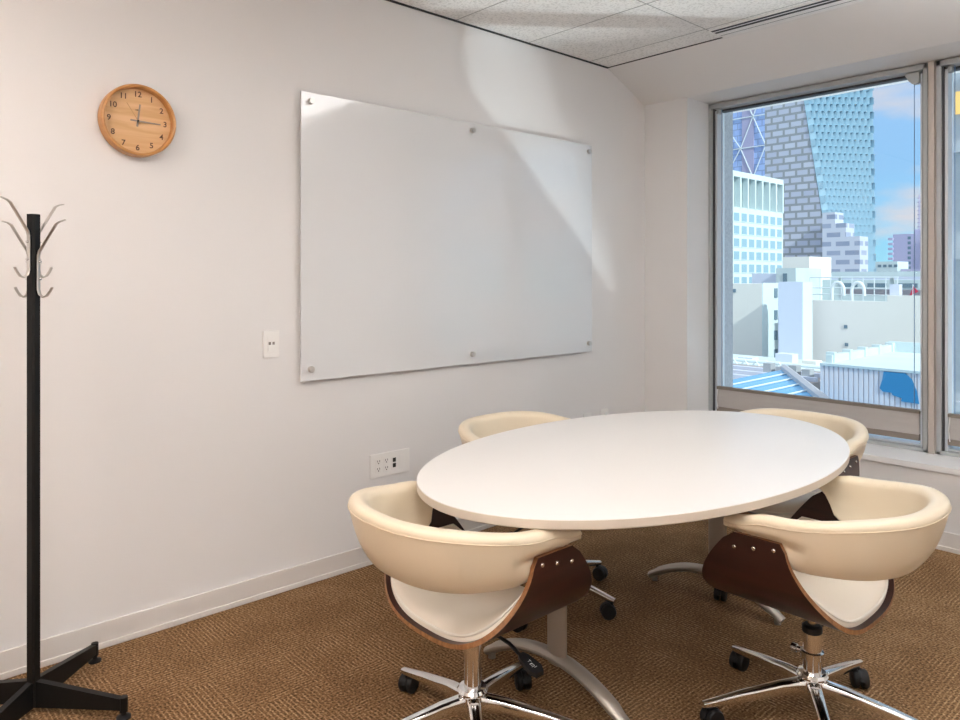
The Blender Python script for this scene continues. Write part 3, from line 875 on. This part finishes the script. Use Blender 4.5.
# grid-windowed block: its street face looks along +X
t = thing('building', 'pale mint block with a square window grid and tall fins on top', 'building', (-40.9, 78, GZ))
bm = B(); box(bm, -16, 0, 0, 14.76, 0, 9.75-GZ); box(bm, -16, -.7, .3, 14.4, 9.7-GZ, 13.6-GZ)
box(bm, -16, .05, 0, 14.76, 13.35-GZ, 14.0-GZ)
obj('wall', bm, O['mint'], t, smooth=False)
ncol = 8
for i in range(ncol+1):
    y = 14.5*i/ncol
    bm = B(); box(bm, -.6, .08, y-.0, y+.30, 9.7-GZ, 13.5-GZ); obj('fin', bm, O['mint'], t, smooth=False)
wbm = B(); box(wbm, -.02, .03, -.62, .62, 0, .98); box(wbm, .02, .06, -.70, .70, -.08, 0, mi=1)
w0 = None
for r in range(10):
    for i in range(ncol):
        if w0 is None: w0 = o = obj('window', wbm, [O['win'], O['mint']], t, smooth=False)
        else: o = w0.copy(); COL.objects.link(o)
        o.location = (0, 14.5*(i+.5)/ncol+.15, 8.1-GZ-1.52*r)
f0 = None
for i in range(ncol):
    for zz in (9.95, 11.75):
        if f0 is None:
            bm = B(); box(bm, -.72, -.66, -.6, .45, 0, 1.55); f0 = o = obj('tall_window', bm, O['dark'], t, smooth=False)
        else: o = f0.copy(); COL.objects.link(o)
        o.location = (0, 14.5*(i+.5)/ncol+.2, zz-GZ)

def simple_building(label, name, x0, x1, y0, y1, top, m, wins=None, wm='dark', base=GZ, loc=None, cat='building'):
    """wins: list of (x, z, w, h) on the -Y face in world coordinates"""
    t = thing(name, label, cat, ((x0+x1)/2, y0, base)); cx_ = (x0+x1)/2
    bm = B(); box(bm, x0-cx_, x1-cx_, 0, y1-y0, 0, top-base); obj('wall', bm, m, t, smooth=False)
    for x, z, w, h in wins or []:
        bm = B(); box(bm, x-cx_-w/2, x-cx_+w/2, -.06, .02, z-base-h/2, z-base+h/2); obj('window', bm, O[wm], t, smooth=False)
    return t
# far right skyline
t = simple_building('lavender apartment tower with rows of dark balconies on the far skyline', 'apartment_tower', -83.4, -70, 260, 275, 15.5, O['lavb'],
    [(-78.6, z, .9, .9) for z in [14.2-1.6*k for k in range(9)]])
for k in range(9):
    for x0 in (-84.6, -74.2):
        bm = B(); box(bm, x0+76.7, x0+76.7+1.4, -1.0, .5, 13.6-1.6*k-GZ, 14.4-1.6*k-GZ); obj('balcony', bm, O['lavb'], t, smooth=False)
bm = B(); box(bm, -1.5, 1.0, 3, 8, 15.5-GZ, 17-GZ); obj('rooftop_hut', bm, O['lavb'], t, smooth=False)
simple_building('small white block with two rows of windows left of the lavender tower', 'building', -67.9, -62.5, 200, 208, 5.5, O['white'], [(-66.6+1.25*i, z, .8, .65) for i in range(4) for z in (4.4, 2.7)])
simple_building('low mauve block just in front of the lavender tower', 'building', -62.3, -55, 202, 210, 3.6, O['lavb'], [(-60.5, 2.6, .8, 1.0), (-58.8, 2.6, .8, 1.0)])
t = thing('antenna_mast', 'thin lattice mast behind the lavender apartment tower', 'mast', (-117.0, 400, GZ))
bm = B()
for x in (-1.4, 1.4): tube(bm, [(x, 0, 0), (x*.8, 0, 56)], .3, 6)
for k in range(26): box(bm, -1.9, 1.9, -.2, .2, 4+2*k, 4.7+2*k)
obj('lattice', bm, O['lavb'], t, smooth=False)
# elevated roadway bands
t = thing('viaduct', 'long flat pale roof with layered bands beneath the skyline', 'roof', (-26, 90, GZ))
for z0, z1, m, dy in ((.95, 1.6, O['lav'], 0), (-.1, .75, O['lavb'], .6), (1.6, 1.95, O['white'], .8), (-14+14.0-1.2, -.2, O['white'], 1.2)):
    bm = B(); box(bm, -10, 22, dy, dy+8, z0-GZ if z0 > -5 else 0, z1-GZ); obj('band', bm, m, t, smooth=False)
bm = B(); box(bm, -9, 21, 1.5, 7, 0, -1-GZ); obj('support', bm, O['lavb'], t, smooth=False)
# rooftop huts
simple_building('grey-tan rooftop hut below the grid-windowed block', 'rooftop_hut', -30.2, -27.6, 70, 75, 3.4, O['beige'])
simple_building('wide lavender-grey rooftop plant room left of the rail deck', 'rooftop_hut', -29.2, -26.6, 62, 66, 1.75, O['lav'])
simple_building('white rooftop stair house with one dark window', 'rooftop_hut', -26.5, -24.8, 61, 66, 2.2, O['white'], [(-25.7, 1.3, .35, .9)])
simple_building('long flat white roof deck beneath the grey office block', 'rooftop_deck', -24.7, -10, 66, 76, 1.2, O['white'], [(-22.5+2.3*k, .75, 1.5, .35) for k in range(3)])

# big blank wall with a raised right part
t = thing('building', 'long blank beige party wall facing the window', 'building', (-12, 45, GZ))
bm = B(); prism(bm, [(-4.9, 0), (-4.9, .02-GZ), (-.3, .02-GZ), (-.3, .38-GZ), (9, .38-GZ), (9, 0)], 'Y', 0, .5)
obj('wall', bm, O['beige'], t, smooth=False)
bm = B(); box(bm, -4.9, 9, .5, 12, 0, -.6-GZ); obj('roof', bm, O['greyroof'], t, smooth=False)
for x, z in ((-2.55, -1.5), (-2.5, -2.55)):
    bm = B(); box(bm, x-.09, x+.09, -.05, .02, z-.1-GZ, z+.1-GZ); obj('vent', bm, O['dark'], t, smooth=False)
bm = B(); prism(bm, [(-.35, .02-GZ), (-.35, 1.0-GZ), (.15, 1.0-GZ), (.15, .38-GZ), (-.3, .38-GZ), (-.3, .02-GZ)], 'Y', .52, 1.0); obj('parapet_block', bm, O['lav'], t, smooth=False)
# rails and pipes on that roof
t = thing('roof_railing', 'white pipe railing on the roof behind the blank wall', 'railing', (-15, 46.5, -.6))
for z in (.95, 1.35, 2.0):
    bm = B(); tube(bm, [(-2.3, 0, z), (2.8, 0, z)], .035, 6); obj('rail', bm, O['pipe'], t)
for k in range(9):
    x = -2.3+.63*k; bm = B(); tube(bm, [(x, 0, 0), (x, 0, 2.0)], .03, 6); obj('post', bm, O['pipe'], t)
t = thing('canopy_beam', 'white flat canopy beam above the roof railing', 'canopy', (-13.2, 47.6, -.6))
bm = B(); box(bm, -3.2, 3.0, 0, 2, 2.05, 2.35); obj('beam', bm, O['white'], t, smooth=False)
bm = B(); box(bm, -3.0, 2.9, 1.2, 1.8, .9, 1.25); obj('duct', bm, mat('mauve_duct', (.46, .42, .46), .6), t, smooth=False)
for x in (-3, 0, 2.8):
    bm = B(); box(bm, x, x+.15, .5, .7, 0, 2.05); obj('post', bm, O['white'], t, smooth=False)
for i, (x, l) in enumerate(((-15.75, 'white gooseneck vent pipe nearest the lavender box'), (-14.6, 'white gooseneck vent pipe right of its twin on the roof'))):
    bm = B(); tube(bm, [(0, 0, 0), (0, 0, 1.2)]+[(.35-.35*math.cos(a), 0, 1.2+.5*math.sin(a)) for a in [PI*k/8 for k in range(1, 9)]]+[(.7, 0, .9)], .10, 10)
    o = obj('vent_pipe', bm, O['pipe'], None, loc=(x, 46, -.6)); tag(o, l, 'pipe', 'gooseneck vent pipes on the roof')
t = thing('flag', 'small red pennant on the roof edge beside the mullion', 'flag', (-11.3, 46, -.6))
bm = B(); tube(bm, [(0, 0, 0), (0, 0, 1.6)], .03, 6); obj('pole', bm, O['pipe'], t)
bm = B(); prism(bm, [(.02, 1.5), (.28, 1.2), (.02, 1.05), (-.18, .95)], 'Y', -.02, .02); obj('pennant', bm, O['red'], t, smooth=False)

# white box buildings at the left
t = simple_building('beige corner block with mint side coloured as sunlit and small square windows, leftmost below', 'building', -26, -19.2, 44, 46.1, 1.0, O['beige'],
    [(-21.35, .55, .8, .22), (-22.25, -1.0, .45, .55), (-22.25, -2.2, .45, .55), (-22.25, -3.4, .45, .55)])
bm = B(); box(bm, 3.40, 3.45, .02, 2.1, 0, 1.05-GZ); obj('sunlit_side_wall', bm, O['mint'], t, smooth=False)  # paler slab on the right face, sunlight put into its colour
for z in (.4, -1.0, -2.3, -3.5):
    bm = B(); box(bm, 3.45, 3.5, 1.5, 1.9, z-.3-GZ, z+.3-GZ); obj('window', bm, O['dark'], t, smooth=False)
t = simple_building('tall lavender stair box with right side coloured as sunlit', 'building', -16.2, -14.9, 40, 41.2, 1.15, O['lav'], [])
bm = B(); box(bm, .65, .69, 0, 1.2, 0, 1.15-GZ); obj('sunlit_side_wall', bm, O['mint'], t, smooth=False)  # mint side over lavender front: sun and shade put into the colours
simple_building('narrow lavender wing with two small dark windows beside the stair box', 'building', -17.2, -16.25, 42, 44, 1.05, O['lav'], [(-16.85, -1.0, .22, .5), (-16.85, -2.2, .22, .5), (-16.85, -3.4, .22, .5)])

# low roofs at the lower left
t = thing('flat_roof', 'low white flat roof with pipes left of the blue skylight', 'roof', (-14, 32, GZ))
bm = B(); box(bm, -8, 4.2, 0, 8, 0, -3.1-GZ); obj('deck', bm, O['white'], t, smooth=False)
bm = B(); box(bm, -8, 4.2, -.25, 0, 0, -2.85-GZ); obj('parapet', bm, O['white'], t, smooth=False)
for k in range(3):
    bm = B(); tube(bm, [(-7, 1.2+1.5*k, -2.95-GZ), (4, 1.0+1.5*k, -2.95-GZ)], .09, 8); obj('pipe', bm, O['pipe'], t)
for k, (x, y, w, h) in enumerate(((-1.2, 5.5, .9, .5), (.6, 4.6, .7, .35), (1.9, 5.2, 1.1, .6), (3.2, 3.4, .6, .4), (-2.6, 4.2, .8, .3))):
    bm = B(); box(bm, x, x+w, y, y+.7, -3.1-GZ, -3.1+h-GZ); obj('rooftop_unit', bm, O[('lav', 'beige', 'mint', 'greyroof', 'lav')[k]], t, smooth=False)
for k in range(14):
    x = -6+.55*k; bm = B(); tube(bm, [(x, .4, -2.85-GZ), (x+.3, .4, -2.5-GZ), (x+.55, .4, -2.85-GZ)], .05, 6); obj('pipe_loop', bm, O['pipe'], t)
t = thing('flat_roof', 'weathered mauve roof strip just behind the blue skylight', 'roof', (-11, 25.4, GZ))
bm = B(); box(bm, -5, 2.4, 0, 5, 0, -2.45-GZ); obj('deck', bm, O['rust'], t, smooth=False)
for k in range(3):
    bm = B(); box(bm, -4.5, 2.3, .5+1.3*k, .7+1.3*k, -2.45-GZ, -2.3-GZ); obj('batten', bm, O['lav'], t, smooth=False)
for k in range(4):
    bm = B(); box(bm, .2+.5*k, .5+.5*k, 2, 2.4, -2.45-GZ, -1.95-.1*(k % 2)-GZ); obj('vent', bm, O['greyroof'], t, smooth=False)
# blue skylight
t = thing('skylight', 'blue glazed skylight slope with a grey rafter edge', 'skylight', (-7, 22, GZ))
A_, B_, C__, D_ = (-2.35, 4.1, -1.95-GZ), (1.9, -2.4, -1.95-GZ), (.4, -5.0, -2.5-GZ), (-4.4, 1.6, -2.55-GZ)
bm = B()
vt = [bm.verts.new(p) for p in (A_, B_, C__, D_)]; vb = [bm.verts.new((p[0], p[1], 0)) for p in (A_, B_, C__, D_)]
bm.faces.new(vt); bm.faces.new(vb[::-1])
for k in range(4): bm.faces.new((vt[k], vb[k], vb[(k+1) % 4], vt[(k+1) % 4]))
obj('glazing', bm, O['skyl'], t, smooth=False)
bm = B(); tube(bm, [Vector(A_)+Vector((0, 0, .05)), Vector(B_)+Vector((0, 0, .05))], .14, 6); obj('rafter', bm, mat('grey_rafter', (.50, .50, .54), .6), t, smooth=False)
for k in range(1, 6):
    u = k/6; a = Vector(A_).lerp(Vector(B_), u); b_ = Vector(D_).lerp(Vector(C__), u)
    bm = B(); tube(bm, [a+Vector((0, 0, .03)), b_+Vector((0, 0, .03))], .03, 6); obj('glazing_bar', bm, O['pipe'], t)
# corrugated shed with white roof and parapet
t = thing('shed', 'corrugated lavender shed with white roof outside the window', 'building', (-5, 25, GZ))
bm = B(); n = 44; x0, x1 = -2.6, 4.2
pts = []
for k in range(n):
    xa = x0+(x1-x0)*k/n; w = (x1-x0)/n
    pts += [(xa, 0), (xa+w*.70, 0), (xa+w*.76, .05), (xa+w*.94, .05)]
pts += [(x1, 0), (x1, .4), (x0, .4)]
prism(bm, pts, 'Z', 0, -1.56-GZ)
obj('corrugated_wall', bm, O['corr'], t, smooth=False)
bm = B(); box(bm, -2.6, 4.2, -.05, 6, -1.56-GZ, -1.48-GZ); obj('roof', bm, O['white'], t, smooth=False)
bm = B(); box(bm, -2.5, -2.3, .2, 6, -1.48-GZ, -1.22-GZ); box(bm, -2.5, 4.2, 5.9, 6.1, -1.48-GZ, -1.10-GZ); obj('parapet', bm, O['white'], t, smooth=False)
for k in range(5):
    bm = B(); box(bm, -2.54, -2.26, .3+1.35*k, .5+1.35*k, -1.48-GZ, -1.13-GZ); obj('parapet_post', bm, O['white'], t, smooth=False)
tp = B()
prism(tp, [(-.62, -1.58), (-.66, -1.85), (-.74, -2.12), (-.64, -2.22), (-.40, -2.22), (-.36, -2.30), (-.10, -2.36), (-.12, -2.46), (.38, -2.48), (.32, -2.1), (.18, -1.75), (.0, -1.58)], 'Y', -.04, -.012)
o = obj('tarp', tp, O['tarp'], None, smooth=False, loc=(-5, 25, 0)); tag(o, 'irregular blue tarp hanging on the corrugated shed wall', 'tarp')
# near grey stone neighbour seen in the second window
t = simple_building('grey stone neighbour facade seen in the narrow right window', 'building', -.88, 9, 14, 17, 16, O['stone'],
    [(-.06+1.9*i, z, 1.15, .9 if z > 2 else 1.77) for i in range(5) for z in (5.9, 4.25, 2.73, .52)], 'dark')
for z in (1.75, -.75, 3.5):
    bm = B(); box(bm, -4.96, 4.94, -.12, 0, z-.08-GZ, z+.08-GZ); obj('ledge', bm, O['stone'], t, smooth=False)
lit = emit('lit_window', (1, .62, .20), .5); lit.node_tree.nodes['Principled BSDF'].inputs['Base Color'].default_value = (.55, .33, .10, 1)
bm = B(); box(bm, -4.80, -4.45, -.09, -.05, 4.05-GZ, 4.42-GZ); obj('lit_window', bm, lit, t, smooth=False)
# our own facade's outer pier at the left edge of the glass
bm = B(); box(bm, -.6, .36, 4.581, 4.71, GZ, 8); struct('wall_pier', bm, mat('rough_grey_pier', (.34, .36, .40), .9, noise=(60, .3)), smooth=False)
